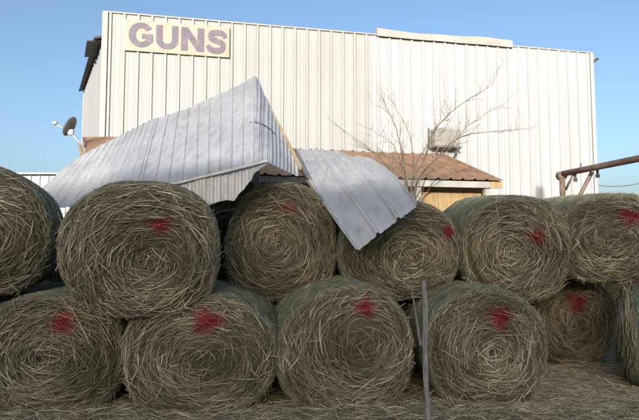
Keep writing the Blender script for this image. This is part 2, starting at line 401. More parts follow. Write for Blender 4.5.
# sign board with its letters
s0, s1, s2, s3 = onwall(125, 18.5), onwall(229.5, 30), onwall(229.5, 59), onwall(126, 51)
su0, su1 = (s0[0] + s3[0]) / 2, (s1[0] + s2[0]) / 2; sz1, sz0 = (s0[1] + s1[1]) / 2, (s2[1] + s3[1]) / 2
sign = empty('sign', O2 + UDIR * su0 + Vector((0, 0, sz0)) - VDIR * .045, WANG, 'faded yellow board reading GUNS in mauve letters high on the wall', 'sign')
MB().box(0, su1 - su0, -.025, -.002, 0, sz1 - sz0).build('sign_board', SIGNM, sign, bevel=.003)
def letter_shape(ch):
    """outline of a heavy sans capital in the unit square, anticlockwise"""
    arc = lambda cx, cy, rx, ry, a0, a1, n: [(cx + rx * math.cos(R(a0 + (a1 - a0) * i / n)), cy + ry * math.sin(R(a0 + (a1 - a0) * i / n))) for i in range(n + 1)]
    if ch == 'N': return [(0, 0), (.29, 0), (.29, .56), (.70, 0), (1, 0), (1, 1), (.71, 1), (.71, .44), (.30, 1), (0, 1)]
    if ch == 'U': return [(0, 1)] + arc(.5, .38, .5, .38, 180, 360, 24) + [(1, 1), (.71, 1)] + arc(.5, .40, .21, .17, 360, 180, 16) + [(.29, 1)]
    if ch == 'G': return arc(.5, .5, .5, .5, 33, 318, 40) + [(.97, .22), (.97, .55), (.53, .55), (.53, .36), (.70, .36), (.70, .285)] + arc(.51, .5, .225, .275, 310, 36, 28)
    pts = [(.955, .67), (.90, .78), (.76, .855), (.5, .875), (.25, .835), (.155, .725), (.20, .63), (.36, .57), (.60, .51), (.80, .44), (.86, .32), (.78, .185), (.52, .125), (.26, .14), (.10, .22), (.045, .34)]
    sm = []
    for i in range(len(pts) - 1):
        P = [Vector(pts[max(0, min(len(pts) - 1, q))]) for q in (i - 1, i, i + 1, i + 2)]
        for k in range(4):
            f = k / 4; sm.append(.5 * ((2 * P[1]) + (P[2] - P[0]) * f + (2 * P[0] - 5 * P[1] + 4 * P[2] - P[3]) * f * f + (3 * P[1] - P[0] - 3 * P[2] + P[3]) * f ** 3))
    sm.append(Vector(pts[-1])); Lh, Rh = [], []
    for i, p in enumerate(sm):
        d = (sm[min(i + 1, len(sm) - 1)] - sm[max(i - 1, 0)]).normalized(); nn = Vector((-d.y, d.x)); hw = .125
        Lh.append(p + nn * hw); Rh.append(p - nn * hw)
    return [tuple(p) for p in Lh] + [tuple(p) for p in reversed(Rh)]
def letters():
    for ch, (x0, y0, x1, y1) in {'G': (129.5, 23.0, 153.3, 49.4), 'U': (156.8, 26.0, 178.3, 51.5), 'N': (181.6, 28.3, 204, 53.2), 'S': (206.3, 30.2, 227, 56)}.items():
        pts = letter_shape(ch); xs = [p[0] for p in pts]; ys = [p[1] for p in pts]
        mnx, mxx, mny, mxy = min(xs), max(xs), min(ys), max(ys)
        a, b = onwall(x0, y0), onwall(x1, y1); u0, u1, zt, zb = a[0] - su0, b[0] - su0, a[1] - sz0, b[1] - sz0
        zt, zb = (zt + onwall(x1, y0 + 1.8)[1] - sz0) / 2, (zb + onwall(x0, y1 - 1.8)[1] - sz0) / 2
        q = [(u0 + (x - mnx) / (mxx - mnx) * (u1 - u0), zb + (y - mny) / (mxy - mny) * (zt - zb)) for x, y in pts]; n = len(q)
        bm = bmesh.new(); f = bm.faces.new([bm.verts.new((x, -.0265, z)) for x, z in q])
        ex = bmesh.ops.extrude_face_region(bm, geom=[f])
        bmesh.ops.translate(bm, vec=(0, -.008, 0), verts=[v for v in ex['geom'] if isinstance(v, bmesh.types.BMVert)])
        bmesh.ops.triangulate(bm, faces=bm.faces[:]); bmesh.ops.recalc_face_normals(bm, faces=bm.faces[:])
        me = bpy.data.meshes.new('letter'); bm.to_mesh(me); bm.free()
        o = link('letter', me, LETTER, sign); o['label'] = 'faded mauve capital letter ' + ch
letters()
for k in range(6):                                     # fixings
    for zz in (.045, sz1 - sz0 - .045):
        MB().tube([(.06 + (su1 - su0 - .12) * k / 5, -.026, zz), (.06 + (su1 - su0 - .12) * k / 5, -.032, zz)], .008, 8).build('bolt', PIPE, sign)

# window air conditioner above the lean-to
au0, az1 = onwall(429, 130, .02); au1, az0 = onwall(455, 152, .02)
ac = empty('air_conditioner', O2 + UDIR * au0 + Vector((0, 0, az0)) - VDIR * .042, WANG, 'beige window air conditioner on a shelf in the white wall above the rusty roof', 'air conditioner')
aw, ah = au1 - au0, az1 - az0
MB().box(0.03, aw, -.30, 0, .09, ah).build('case', PLASTIC, ac, bevel=.012)
for i in range(11):
    z = .13 + (ah - .19) * i / 10
    MB().box(.09, aw - .05, -.314, -.302, z, z + .018).build('louvre', PLASTIC, ac)
MB().box(-.02, aw + .02, -.33, 0, .045, .075).build('shelf', WOODGREY, ac)
for x in (.08, aw - .1): MB().beam([(x, -.01, -.25), (x, -.34, .02)], .035, .035).build('bracket', WOODGREY, ac)
MB().box(-.045, -.015, -.08, -.005, .08, ah + .03).build('side_trim', WOODGREY, ac)

# ------------------------------------------------------------ lean-to with a rusty roof
ur, zr = onwall(446, 156, .04)
lo = 0; hi = 8
wallpt = O2 + UDIR * ur - VDIR * .04
for _ in range(50):
    t = (lo + hi) / 2; p = wallpt - VDIR * t
    if CX + FPX * p.x / (p.y * math.cos(PITCH)) < 505: lo = t
    else: hi = t
RUN = t; ep = wallpt - VDIR * RUN; ez = at(505, 180.5, ep.y).z
u_left = .5; zr_top = zr + .03
lean = empty('lean_to', O2 - VDIR * .05, WANG, 'low lean-to with a rusty brown steel roof against the white building', 'lean-to')
slope = math.atan2(zr_top - ez, RUN); slen2 = math.hypot(RUN, zr_top - ez) + .05
def lean_to():
    random.seed(9)
    n = 10; w = (ur - u_left) / n
    pm = panel_mesh('roof_panel', w, slen2, 3, .03); pm.materials.append(RUST)
    for i in range(n):
        o = link('roof_panel', pm, None, lean)
        o.location = (u_left + i * w, -RUN - .03, ez - .01 + random.uniform(-.006, .006))
        o.rotation_euler = (-(math.pi / 2 - slope), 0, 0)
    # timber frame: fascia, posts, rafters
    MB().box(u_left + .02, ur - 3.2, -RUN + .02, -RUN + .06, ez - .15, ez - .03).build('fascia_board', WOODGREY, lean, bevel=.004)
    MB().box(ur - 3.195, ur - .30, -RUN + .02, -RUN + .06, ez - .16, ez - .03).build('fascia_board', TRIM, lean, bevel=.004)
    MB().box(ur - .295, ur - .02, -RUN + .02, -RUN + .06, ez - .16, ez - .03).build('fascia_board', TAN, lean, bevel=.004)
    MB().beam([(ur - .04, -.05, zr_top - .1), (ur - .04, -RUN + .07, ez - .09)], .04, .14).build('rake_board', LUMBER, lean)
    hip = [(u_left, -RUN - .02, ez), (u_left, -.03, zr_top + .14), (-.36, -.03, zr_top + .1)]
    MB().add([Vector(p) + Vector((0, 0, .002)) for p in hip] + [Vector(p) - Vector((0, 0, .03)) for p in hip], [(0, 1, 2), (5, 4, 3), (0, 3, 4, 1), (1, 4, 5, 2), (2, 5, 3, 0)]).build('hip_panel', RUST, lean)
    MB().beam([(-.42, -.05, zr_top - .1), (u_left + .02, -RUN + .07, ez - .09)], .04, .14).build('rake_board', LUMBER, lean)
    for k in range(16):
        a, b = k / 16, (k + .92) / 16
        A = Vector((-.38, -.06, 0)).lerp(Vector((u_left + .06, -RUN + .1, 0)), a); B = Vector((-.38, -.06, 0)).lerp(Vector((u_left + .06, -RUN + .1, 0)), b)
        h = zr_top - .12 + (ez - zr_top) * b
        MB().beam([A + Vector((0, 0, h / 2)), B + Vector((0, 0, h / 2))], .025, h).build('wall_board', TAN, lean)
    us = [u_left + .1 + (ur - .32 - u_left - .1) * i / 5 for i in range(6)]
    for u in us: MB().box(u - .055, u + .055, -RUN + .08, -RUN + .19, -.02, ez - .12).build('post', TRIM if u > ur - 3.2 else WOODGREY, lean, bevel=.004)
    for u in us: MB().beam([(u, -.02, zr_top - .12), (u, -RUN + .3, ez - .06)], .05, .12).build('rafter', WOODGREY, lean)
    # board wall below the eave, set back a little; open over the left half
    y = -RUN + .42; u = ur - .08; i = 0
    while u > ur - 3.6:
        bw = random.uniform(.13, .17)
        MB().box(u - bw + .005, u, y + random.uniform(-.006, .006), y + .03, 0, ez + .02).build('wall_board', TAN, lean)
        u -= bw
    yy = y + .03
    while yy < -.2:
        bw = random.uniform(.13, .17)
        MB().box(ur - .10, ur - .075, yy + .004, yy + bw, 0, ez + .1 + (yy + RUN) * math.tan(slope) - .15).build('wall_board', TAN, lean); yy += bw
lean_to()

# ------------------------------------------------------------ satellite dish on the lean-to corner
def dish():
    d = empty('satellite_dish', at(83, 146, 9.7), 0, 'dark grey satellite dish on a white arm left of the building', 'satellite dish')
    P = lambda px, py, Y: at(px, py, Y) - d.location
    c = P(72, 127.5, 9.7); fwd = (Vector((-.80, .05, .42))).normalized()
    a = fwd.cross(Vector((0, 1, 0))).normalized(); b = a.cross(fwd)
    b = Vector((0, 0, 1)) - fwd * fwd.z; b.normalize(); a = fwd.cross(b)
    vs = []; fs = []; rn, an = 6, 28
    for sgn in (0, 1):
        for i in range(rn + 1):
            r = i / rn
            for k in range(an):
                t = 2 * math.pi * k / an
                vs.append(c + a * math.cos(t) * .17 * r + b * math.sin(t) * .215 * r + fwd * (.06 * r * r - .012 * sgn))
    N = (rn + 1) * an
    for sgn in (0, 1):
        for i in range(rn):
            for k in range(an):
                q = (sgn * N + i * an + k, sgn * N + i * an + (k + 1) % an, sgn * N + (i + 1) * an + (k + 1) % an, sgn * N + (i + 1) * an + k)
                fs.append(q)
    for k in range(an): fs.append((rn * an + k, rn * an + (k + 1) % an, N + rn * an + (k + 1) % an, N + rn * an + k))
    MB().add(vs, fs).build('reflector', DISHM, d, True)
    MB().tube([P(84, 147, 9.7), P(76, 139, 9.7), P(71, 132, 9.7)], .02, 8).build('mast', GALV, d, True)
    MB().box(-.05, .05, -.04, .04, -.06, .05).build('mount_bracket', GALV, d, bevel=.006, loc=P(71.2, 132, 9.7))
    MB().tube([P(71, 132.5, 9.7), P(63, 128, 9.68), P(55, 124, 9.66)], .013, 6).build('feed_arm', GALV, d, True)
    lnb = MB().tube([P(55, 125, 9.66), P(55, 123.6, 9.66), P(56.8, 121.5, 9.66)], [.03, .04, .035], 8).build('feed_horn', GALV, d, True)
    MB().tube([P(52.8, 124.5, 9.66), P(54, 121.6, 9.66)], [.022, .026], 8).build('feed_horn', GALV, d, True)
dish()

# ------------------------------------------------------------ round hay bales
rng = np.random.default_rng(11)
def strand_mesh(name, P, D, N, Ln, Wd, C, seg=2, bend=None, paintf=None, curl=None):
    n = len(P); B = np.cross(D, N); B /= np.linalg.norm(B, axis=1, keepdims=True) + 1e-9
    if bend is None: bend = np.zeros(n)
    V = np.empty((n, seg + 1, 3, 3)); ws = Wd[:, None]
    bb = rng.normal(0, .5, n) * np.abs(bend)
    for k in range(seg + 1):
        s = k / seg - .5
        c = P + D * (s * Ln)[:, None] + N * (-(s * s) * bend * 4)[:, None] + B * ((s * s) * bb * 4)[:, None]
        if curl is not None: c = c + curl * (s * s * 4)
        tp = 1.0 - 0.45 * abs(s) * 2
        V[:, k, 0] = c + B * ws * .5 * tp; V[:, k, 1] = c - B * ws * .5 * tp; V[:, k, 2] = c + N * ws * .55 * tp
    base = (np.arange(n) * (seg + 1) * 3)[:, None]
    Q = []
    for k in range(seg):
        for a, b in ((0, 1), (1, 2), (2, 0)):
            Q.append(np.concatenate([base + k * 3 + a, base + k * 3 + b, base + k * 3 + 3 + b, base + k * 3 + 3 + a], 1))
    Q = np.stack(Q, 1).reshape(-1, 4)
    V = V.reshape(-1, 3); C = np.repeat(C, (seg + 1) * 3, axis=0)
    if paintf is not None:
        k = paintf(V)[:, None] * np.repeat(rng.choice([.25, .75, .9, 1.0], n, p=[.12, .2, .3, .38]), (seg + 1) * 3)[:, None]; C = C * (1 - k) + k * np.array([[.48, .026, .046]]) * (.3 + 1.5 * C[:, :1])
    return np_mesh(name, V, Q, C)

def straw_colors(n, bright=0.35):
    pal = np.array([[.57, .48, .31], [.47, .40, .25], [.68, .60, .43], [.37, .325, .20], [.29, .275, .175], [.78, .72, .56], [.19, .17, .11]])
    p = np.array([.22, .22, .14, .17, .12, .04, .09])
    i = rng.choice(len(pal), n, p=p)
    return pal[i] * np.array([[1.13, 1.16, 1.21]]) * rng.uniform(.7, 1.18, (n, 1))

def make_bale(cx, d, z0, w, h, length, label, yaw=0, tilt=0, seed=0, mark=None, mr=(.09, .085), spin=(0, 0), redness=1.0, strands=True, net=1.0, roll=0):
    """axis along local y, end face towards -y at local y = 0; base centre at the origin"""
    global rng
    rng = np.random.default_rng(100 + seed)
    e = empty('hay_bale', (cx, d, z0), yaw, label, 'hay bale', 'round hay bales in the stack'); e.rotation_euler = (tilt, roll, yaw)
    ph = rng.uniform(0, 6.28, 8)
    def RR(th):                                       # outline, superellipse with sag and lumps
        c, s = np.cos(th), np.sin(th)
        n = 2.2 + .75 * np.clip(-s * 1.6, 0, 1)
        r = (np.abs(c / (w / 2)) ** n + np.abs(s / (h / 2)) ** n) ** (-1 / n)
        r = r * (1 + .016 * np.sin(2 * th + ph[0]) + .019 * np.sin(3 * th + ph[1]) + .008 * np.sin(5 * th + ph[2]) + .005 * np.sin(9 * th + ph[3]))
        return r
    RIM = .13
    def face(rho, th):                                # rho 0..1 on the face
        r = rho * RR(th) * .93
        x = r * np.cos(th); z = r * np.sin(th) + h / 2
        zz = np.maximum(z, .0)
        y = -.035 * (1 - rho ** 2) + .10 * rho ** 6
        y = y + .013 * np.sin(3.1 * x * 2 + ph[4]) * np.sin(2.7 * z * 2 + ph[5]) + .010 * np.sin(9 * x + ph[6] + 4 * z) * (1 - rho * .5)
        y = y + .017 * np.sin(rho * 36 + th + ph[7] + 1.6 * np.sin(2 * th + ph[0]) + 1.1 * np.sin(5 * th + ph[3])) * np.minimum(1, rho * 3) * (.6 + .4 * np.sin(7 * x + ph[1]) * np.sin(6 * z + ph[2]))
        return x, y, z
    spx, spz = spin
    # ---- end face
    nr, na = 56, 160
    rho = np.linspace(0.004, 1, nr); th = np.linspace(-math.pi / 2, 1.5 * math.pi, na, endpoint=False)
    A, B = np.meshgrid(th, rho); x, y, z = face(B, A)
    jit = rng.normal(0, .005, x.shape)
    V = np.stack([x, y + jit, z], -1).reshape(-1, 3)
    idx = np.arange(nr * na).reshape(nr, na); nx = np.roll(idx, -1, 1)
    Q = np.stack([idx[:-1], nx[:-1], nx[1:], idx[1:]], -1).reshape(-1, 4)
    uv = np.stack([A / 6.283 * 4, B + .25 * A / 6.283, np.zeros_like(A)], -1).reshape(-1, 3)
    if mark is not None:
        mm = np.exp(-(((V[:, 0] - mark[0]) / (mr[0] * .95)) ** 2 + ((V[:, 2] - mark[1]) / (mr[1] * .95)) ** 2) ** 2) * redness
    else: mm = np.zeros(len(V))
    link('end_face', np_mesh('end_face', V, Q, None, True, mm, uv), FACE, e)
    # ---- wrapped side and the far end
    ns = 22; ys = np.concatenate([np.array([.085, .10, .13, .175, .24]), np.linspace(.28, length - .12, ns - 9), np.array([length - .05, length - .01, length, length])])
    sc = np.concatenate([np.array([.915, .945, .972, .990, 1.0]), np.ones(ns - 9), np.array([.985, .95, .88, .02])])
    A, Yg = np.meshgrid(th, ys); S = np.repeat(sc[:, None], na, 1)
    r = RR(A) * S + .008 * np.sin(Yg * 23 + 3 * np.sin(A * 3 + ph[2]) + ph[1]) + rng.normal(0, .003, A.shape)
    # start ring sits just behind the rim of the face
    V2 = np.stack([r * np.cos(A), Yg, r * np.sin(A) + h / 2], -1).reshape(-1, 3)
    idx = np.arange(len(ys) * na).reshape(len(ys), na); nx = np.roll(idx, -1, 1)
    Q2 = np.stack([idx[:-1], idx[1:], nx[1:], nx[:-1]], -1).reshape(-1, 4)[:, ::-1]
    uv2 = np.stack([A / 6.283 * 4, Yg, np.full_like(A, .5)], -1).reshape(-1, 3)
    link('net_wrap', np_mesh('net_wrap', V2, Q2, None, True, None, uv2), NET, e)
    if not strands: return e
    # ---- stems sticking out of the end face
    def paintf(V):
        if mark is None: return np.zeros(len(V))
        dx, dz = V[:, 0] - mark[0], V[:, 2] - mark[1]
        q = (dx / mr[0]) ** 2 + (dz / mr[1]) ** 2
        q = q / (1 + .35 * np.sin(3 * np.arctan2(dz, dx) + ph[1]) + .2 * np.sin(5 * np.arctan2(dz, dx) + ph[2]))
        return np.clip(np.exp(-q ** 1.7) * 1.05 * redness, 0, 1)
    def face_strands(n, wlo, whi, llo, lhi, dev, lift, name, seg, pal=1.0, wild=.1):
        rho = np.sqrt(rng.uniform(0.001, 1, n)) ** 1.05; th = rng.uniform(-math.pi, math.pi, n)
        x, y, z = face(rho, th)
        # rings of the spiral wander, so stems gather in bundles
        dens = .5 + .3 * np.sin(rho * 30 + th + 2.2 * np.sin(2 * th + ph[3]) + ph[2]) + .35 * np.sin(8 * x + 3 * z + ph[4]) * np.sin(9 * z - 2 * x + ph[5])
        keep = rng.uniform(0, 1, n) < (.22 + .8 * dens); rho, th, x, y, z = (q[keep] for q in (rho, th, x, y, z)); n = len(x)
        # tangent of the wound layers, around the (slightly off-centre) core
        tx, tz = x - spx, z - h / 2 - spz
        ang = np.arctan2(tz / h, tx / w) + math.pi / 2
        tan = np.stack([np.cos(ang) * w, np.zeros(n), np.sin(ang) * h], -1); tan /= np.linalg.norm(tan, axis=1, keepdims=True)
        core = np.clip(np.hypot(tx / w, tz / h) * 2 / .3, 0, 1)
        dv = rng.normal(0, 1, n) * (dev + (1 - core) * .5); wildm = rng.uniform(0, 1, n) < wild
        dv[wildm] = rng.uniform(-1.6, 1.6, wildm.sum())
        a = np.arctan2(tan[:, 2], tan[:, 0]) + dv
        D = np.stack([np.cos(a), rng.normal(0, .10, n), np.sin(a)], -1); D /= np.linalg.norm(D, axis=1, keepdims=True)
        rim = np.clip((rho - .75) / .25, 0, 1) ** 2
        Nn = np.stack([np.cos(th) * rim * .7, -np.ones(n), np.sin(th) * rim * .7], -1); Nn /= np.linalg.norm(Nn, axis=1, keepdims=True)
        Nn -= D * np.sum(Nn * D, 1, keepdims=True); Nn /= np.linalg.norm(Nn, axis=1, keepdims=True)
        Ln = rng.uniform(llo, lhi, n) * (.45 + .55 * np.clip(rho * 2.2, 0, 1)); lim = np.where(rho > .8, .75, 1.0); Ln = Ln * lim
        P = np.stack([x, y, z], -1) + Nn * rng.uniform(-.004, lift, (n, 1))
        Wd = wlo + (whi - wlo) * rng.uniform(0, 1, n) ** 2.2; C = straw_colors(n) * pal
        patch = .82 + .28 * np.sin(4.2 * x + ph[5]) * np.sin(5.1 * z + ph[6]); C = C * patch[:, None]
        inside = np.ones(n, bool)
        if mark is not None:
            inside = rng.uniform(0, 1, n) > paintf(np.stack([x, y, z], -1)) * 1.2
        bend = Ln * rng.uniform(-.02, .10, n)
        rad = np.hypot(tx, tz) + .06; curl = np.stack([-tx / rad, np.zeros(n), -tz / rad], -1) * (Ln ** 2 / (8 * np.maximum(rad, .12)) * rng.uniform(.0, 1.5, n) * (~wildm))[:, None]
        out = []
        link(name, strand_mesh(name, P[inside], D[inside], Nn[inside], Ln[inside], Wd[inside], C[inside], seg, bend[inside], paintf, curl[inside]), STRAW, e)['kind'] = 'stuff'
        r_ = ~inside
        if r_.any():
            return (P[r_], D[r_], Nn[r_], Ln[r_] * .8, Wd[r_], C[r_], bend[r_], curl[r_])
    a = face_strands(1350, .0040, .0125, .08, .33, .31, .038, 'stem_layer', 4, 1.22, .13)
    b = face_strands(2600, .003, .007, .07, .26, .26, .030, 'straw_layer', 3, .90, .12)
    c_ = face_strands(7500, .002, .004, .04, .17, .34, .018, 'fine_straw', 2, .60, .12)
    reds = [q for q in (a, b, c_) if q is not None]
    if reds:
        cat = [np.concatenate([q[i] for q in reds]) for i in range(8)]
        link('paint_mark', strand_mesh('paint_mark', *cat[:6], 3, cat[6], paintf, cat[7]), STRAW, e)['label'] = 'red spray paint dot on the bale end'
    # ---- straw under the net on the side, wound around the bale
    n = int(4200 * net); th_ = rng.uniform(-.4, math.pi + .4, n); yy = rng.uniform(.085, length * .8, n)
    r = RR(th_) * np.interp(yy, [.08, .10, .13, .175, .24], [.90, .945, .972, .990, 1.0]) + rng.uniform(-.002, .008, n)
    P = np.stack([r * np.cos(th_), yy, r * np.sin(th_) + h / 2], -1)
    Nn = np.stack([np.cos(th_), -.15 * (yy < .15), np.sin(th_)], -1); Nn /= np.linalg.norm(Nn, axis=1, keepdims=True)
    D = np.stack([-np.sin(th_), rng.normal(0, .35, n), np.cos(th_)], -1); D -= Nn * np.sum(D * Nn, 1, keepdims=True); D /= np.linalg.norm(D, axis=1, keepdims=True)
    Ln = rng.uniform(.05, .22, n)
    C = straw_colors(n) * np.array([[.62, .72, .72]])
    link('net_straw', strand_mesh('net_straw', P, D, Nn, Ln, rng.uniform(.002, .0055, n), C * rng.choice([.45, .8, 1.15], (n, 1)), 2, Ln ** 2 / 5), STRAW, e)['kind'] = 'stuff'
    # ---- ragged fringe round the rim and stems poking out
    n = 520; th_ = rng.uniform(-math.pi, math.pi, n); r = RR(th_) * rng.uniform(.90, .985, n)
    P = np.stack([r * np.cos(th_), np.interp(r / RR(th_), [.90, .945, .972, 1.0], [.065, .09, .12, .2]), r * np.sin(th_) + h / 2], -1)
    ang = th_ + math.pi / 2 + rng.normal(0, .45, n)
    D = np.stack([np.cos(ang), rng.normal(0, .3, n), np.sin(ang)], -1); D /= np.linalg.norm(D, axis=1, keepdims=True)
    Nn = np.stack([np.cos(th_), -.5 * np.ones(n), np.sin(th_)], -1); Nn -= D * np.sum(Nn * D, 1, keepdims=True); Nn /= np.linalg.norm(Nn, axis=1, keepdims=True)
    ok = P[:, 2] > .03
    link('fringe', strand_mesh('fringe', P[ok], D[ok], Nn[ok], rng.uniform(.06, .2, n)[ok], rng.uniform(.0025, .006, n)[ok], straw_colors(n)[ok] * .9, 2, rng.uniform(0, .02, n)[ok]), STRAW, e)['kind'] = 'stuff'
    return e

def bale_px(px0, px1, ztop, z0, d, length, label, mark=None, mrpx=(9, 8), spin=None, **kw):
    k = d / FPX
    x0, x1 = at(px0, 240, d).x, at(px1, 240, d).x
    cx, w, h = (x0 + x1) / 2, x1 - x0, ztop - z0
    mk = None
    if mark: p = at(mark[0], mark[1], d); mk = (p.x - cx, p.z - z0)
    sp = (0, 0)
    if spin: p = at(spin[0], spin[1], d); sp = (p.x - cx, p.z - z0 - h / 2)
    return make_bale(cx, d, z0, w, h, length, label, mark=mk, mr=(mrpx[0] * k, mrpx[1] * k), spin=sp, **kw)

# bottom row, left to right
bale_px(-198, -37, 1.14, -.02, 4.6, 1.5, 'unseen leftmost bale that carries the high bale at the left edge', seed=1, strands=False)
bale_px(-35, 124, 1.08, -.06, 4.57, 1.5, 'bottom row bale at the left edge with a red dot near its top', (63, 323), (11, 11), (50, 357), seed=2, yaw=R(8))
bale_px(120, 277, 1.11, -.06, 4.55, 1.55, 'second bottom bale from the left with a broad red smear near its top', (207, 321), (15, 12), (204, 360), seed=3, yaw=R(4))
bale_px(278, 422, 1.15, -.06, 4.66, 1.6, 'bottom row bale in the middle, just left of the thin wooden stake', (365, 308), (10, 10), (364, 343), seed=4, yaw=R(9))
bale_px(425, 552, 1.12, -.06, 4.74, 1.6, 'bottom row bale just right of the thin wooden stake', (499, 317), (11, 12), (492, 350), seed=5)
bale_px(536, 619, 1.15, -.02, 6.3, 1.5, 'small set-back bottom bale with a red dot, left of the turned bale', (575, 302), (9, 10), (578, 322), seed=6)
# the bale turned sideways at the right edge
e6 = make_bale(3.42 + .10, 5.66, -.02, 1.2, 1.12, 1.4, 'turned bale at the right edge showing only its dark net wrapped side', seed=7, net=.35)  # fewer pale net strands, standing in for the deep shade here
ax = Vector((.855, -.52, 0)); e6.rotation_euler = (0, 0, math.atan2(ax.y, ax.x) - math.pi / 2)
# top row, left to right
bale_px(-120, 42, 2.335, 1.04, 4.55, 1.3, 'tall top bale at the left edge, highest in the stack and partly cut off', None, (9, 9), (-20, 240), seed=8, yaw=R(22))
bale_px(62, 221, 2.145, .87, 4.36, 1.35, 'wide top bale with a red dot jutting forward below the left metal sheets', (161, 225), (10, 9), (150, 262), seed=9, tilt=R(3), yaw=R(14))
bale_px(222, 338, 2.28, .88, 5.5, 1.4, 'shaded top bale under the peak of the collapsed metal roof', (289, 208), (12, 8), (275, 245), seed=10, redness=.45)
bale_px(338, 462, 2.06, .90, 5.4, 1.5, 'top bale under the lower right corner of the metal sheet, before the bare tree', (448, 232), (7, 7), (408, 255), seed=11, tilt=R(3))
bale_px(463, 573, 2.10, .88, 5.35, 1.5, 'top bale below the right end of the lean-to roof, between tree and pipe frame', (533, 236), (8, 8), (508, 252), seed=12, tilt=R(5))
bale_px(557, 688, 2.15, 1.08, 5.6, 1.5, 'top bale at the right edge with a wide red smear, below the pipe frame', (625, 217), (16, 8), (610, 240), seed=13, tilt=R(3))

# rear bales, of which only dark slivers show in the gaps
for k, (x, y, z0, w, h, ln, lb) in enumerate([
        (-3.45, 6.2, -.02, 1.4, 1.10, 1.4, 'unseen rear bottom bale behind the left end of the stack'),
        (-2.0, 6.2, -.02, 1.4, 1.10, 1.4, 'rear bottom bale in the dark gap behind the second bottom bale'),
        (-.55, 6.4, -.02, 1.4, 1.05, 1.4, 'rear bottom bale hidden behind the middle of the stack'),
        (.95, 6.4, -.02, 1.4, 1.05, 1.4, 'rear bottom bale in the dark gap behind the stake'),
        (-3.1, 6.35, .84, 1.55, 1.00, 1.3, 'rear top bale in the dark notch between the two left top bales'),
        (-1.2, 7.0, .86, 1.4, 1.2, 1.1, 'rear top bale in the dark gap left of the bale under the roof peak'),
        (.3, 7.0, .86, 1.4, 1.15, 1.2, 'rear top bale in the dark gap behind the drooping metal sheet'),
        (4.95, 7.7, -.02, 1.5, 1.2, 1.05, 'rear bale added to darken the gap beside the turned bale at the right edge')]):  # this last bale is added so that the gap turns dark
    make_bale(x, y, z0, w, h, ln, lb, seed=30 + k, strands=False)

# ------------------------------------------------------------ collapsed metal roof over the stack
def rib_off(x, pitch=.235, h=.022):
    """height profile of a ribbed sheet across its width"""
    t = (x / pitch) % 1.0; a = abs(t - .5) * pitch
    return h * max(0.0, min(1.0, (.026 - a) / .011))
def sheet_from(name, bot, top, ww, n_t, parent, pitch, seed, rib=.022, lift=0, ragged=0.0):
    """bot/top: lists of world points (same count); ww: running width at each; ribs run bottom -> top"""
    vs = []; n = len(bot)
    for j in range(n_t + 1):
        t = j / n_t
        for i in range(n):
            p = bot[i].lerp(top[i], t)
            a = (bot[min(i + 1, n - 1)].lerp(top[min(i + 1, n - 1)], t) - bot[max(i - 1, 0)].lerp(top[max(i - 1, 0)], t))
            nn = a.cross(top[i] - bot[i]).normalized()
            if nn.y > 0: nn = -nn
            wob = .016 * noise.noise(Vector((p.x * 1.3, p.z * 1.6, seed))) + .006 * noise.noise(Vector((p.x * 4, p.z * 4, seed + 3)))
            vs.append(p + nn * (rib_off(ww[i], pitch, rib) + wob + lift))
    fs = [(j * n + i, j * n + i + 1, (j + 1) * n + i + 1, (j + 1) * n + i) for j in range(n_t) for i in range(n - 1)]
    o = link(name, mesh(name, vs, fs), SHEET, parent)
    s = o.modifiers.new('solid', 'SOLIDIFY'); s.thickness = .004; s.offset = 0
    return o
roof = empty('collapsed_roof', (-1.2, 6.0, 0), 0, 'collapsed grey metal roof sheets peaked over the middle of the hay stack', 'metal roof')
RI = Vector((-1.2, 6.0, 0))
TOPE = [(72, 162), (90, 151), (107, 141.5), (152, 120.5), (190, 108), (206, 100.5), (240, 86), (256, 76.5), (262, 90), (280, 126), (298, 163)]
BOTE = [(16, 210), (50, 208), (72, 207), (100, 199), (130, 194.5), (180, 183), (225, 172), (269, 164), (285, 171), (298, 177)]
TOPD = [(72, 7.1), (150, 7.5), (256, 7.9), (298, 6.0)]
BOTD = [(16, 6.5), (60, 6.3), (90, 5.95), (130, 5.05), (200, 4.98), (269, 5.1), (285, 5.5), (298, 5.85)]
def left_sheets():
    bs = [16 + (297.5 - 16) * i / 620 for i in range(621)]
    pts = []
    wacc = 0; prev = None
    for b in bs:
        tp = 72 + .705 * (b - 16) if b < 200 else None
        t196 = 72 + .705 * (200 - 16)
        if tp is None: tp = t196 + (297.5 - t196) * (b - 200) / (97.5)
        B = at(b, interp(BOTE, b), interp(BOTD, b)); T = at(tp, interp(TOPE, tp), interp(TOPD, tp))
        if prev is not None: wacc += ((B - prev[0]).length + (T - prev[1]).length) / 2 * .92
        prev = (B, T); pts.append((B, T, wacc))
    cuts = [0, .95, 1.85, 2.7, 3.5, 99]
    for k in range(5):
        seg = [q for q in pts if cuts[k] - .03 <= q[2] <= cuts[k + 1] + .03]
        if len(seg) < 4: continue
        sheet_from('roof_sheet', [q[0] - RI for q in seg], [q[1] - RI for q in seg], [q[2] for q in seg], 14, roof, .152, 7.3, .013, lift=.010 * (k % 2))
left_sheets()
def flap():
    FT = [(128, 194.8), (180, 183.2), (225, 172.2), (269, 160.8)]
    FB = [(128, 197), (150, 196), (165, 194), (186, 194), (193, 204.5), (208, 206.5), (212, 204), (220, 201.5), (227, 200), (234, 201), (238, 195), (244, 189), (251, 180), (255, 172.5), (269, 162)]
    xs = [128 + (269 - 128) * i / 300 for i in range(301)]; w = 0; B = []; T = []; W = []; pv = None
    for x in xs:
        t = at(x, interp(FT, x), interp(BOTD, x) - .03); b = at(x, interp(FB, x), interp(BOTD, x) - .07)
        if pv is not None: w += (t - pv).length
        pv = t; B.append(b - RI); T.append(t - RI); W.append(w)
    sheet_from('hanging_sheet', B, T, W, 6, roof, .076, 51, .008)
flap()
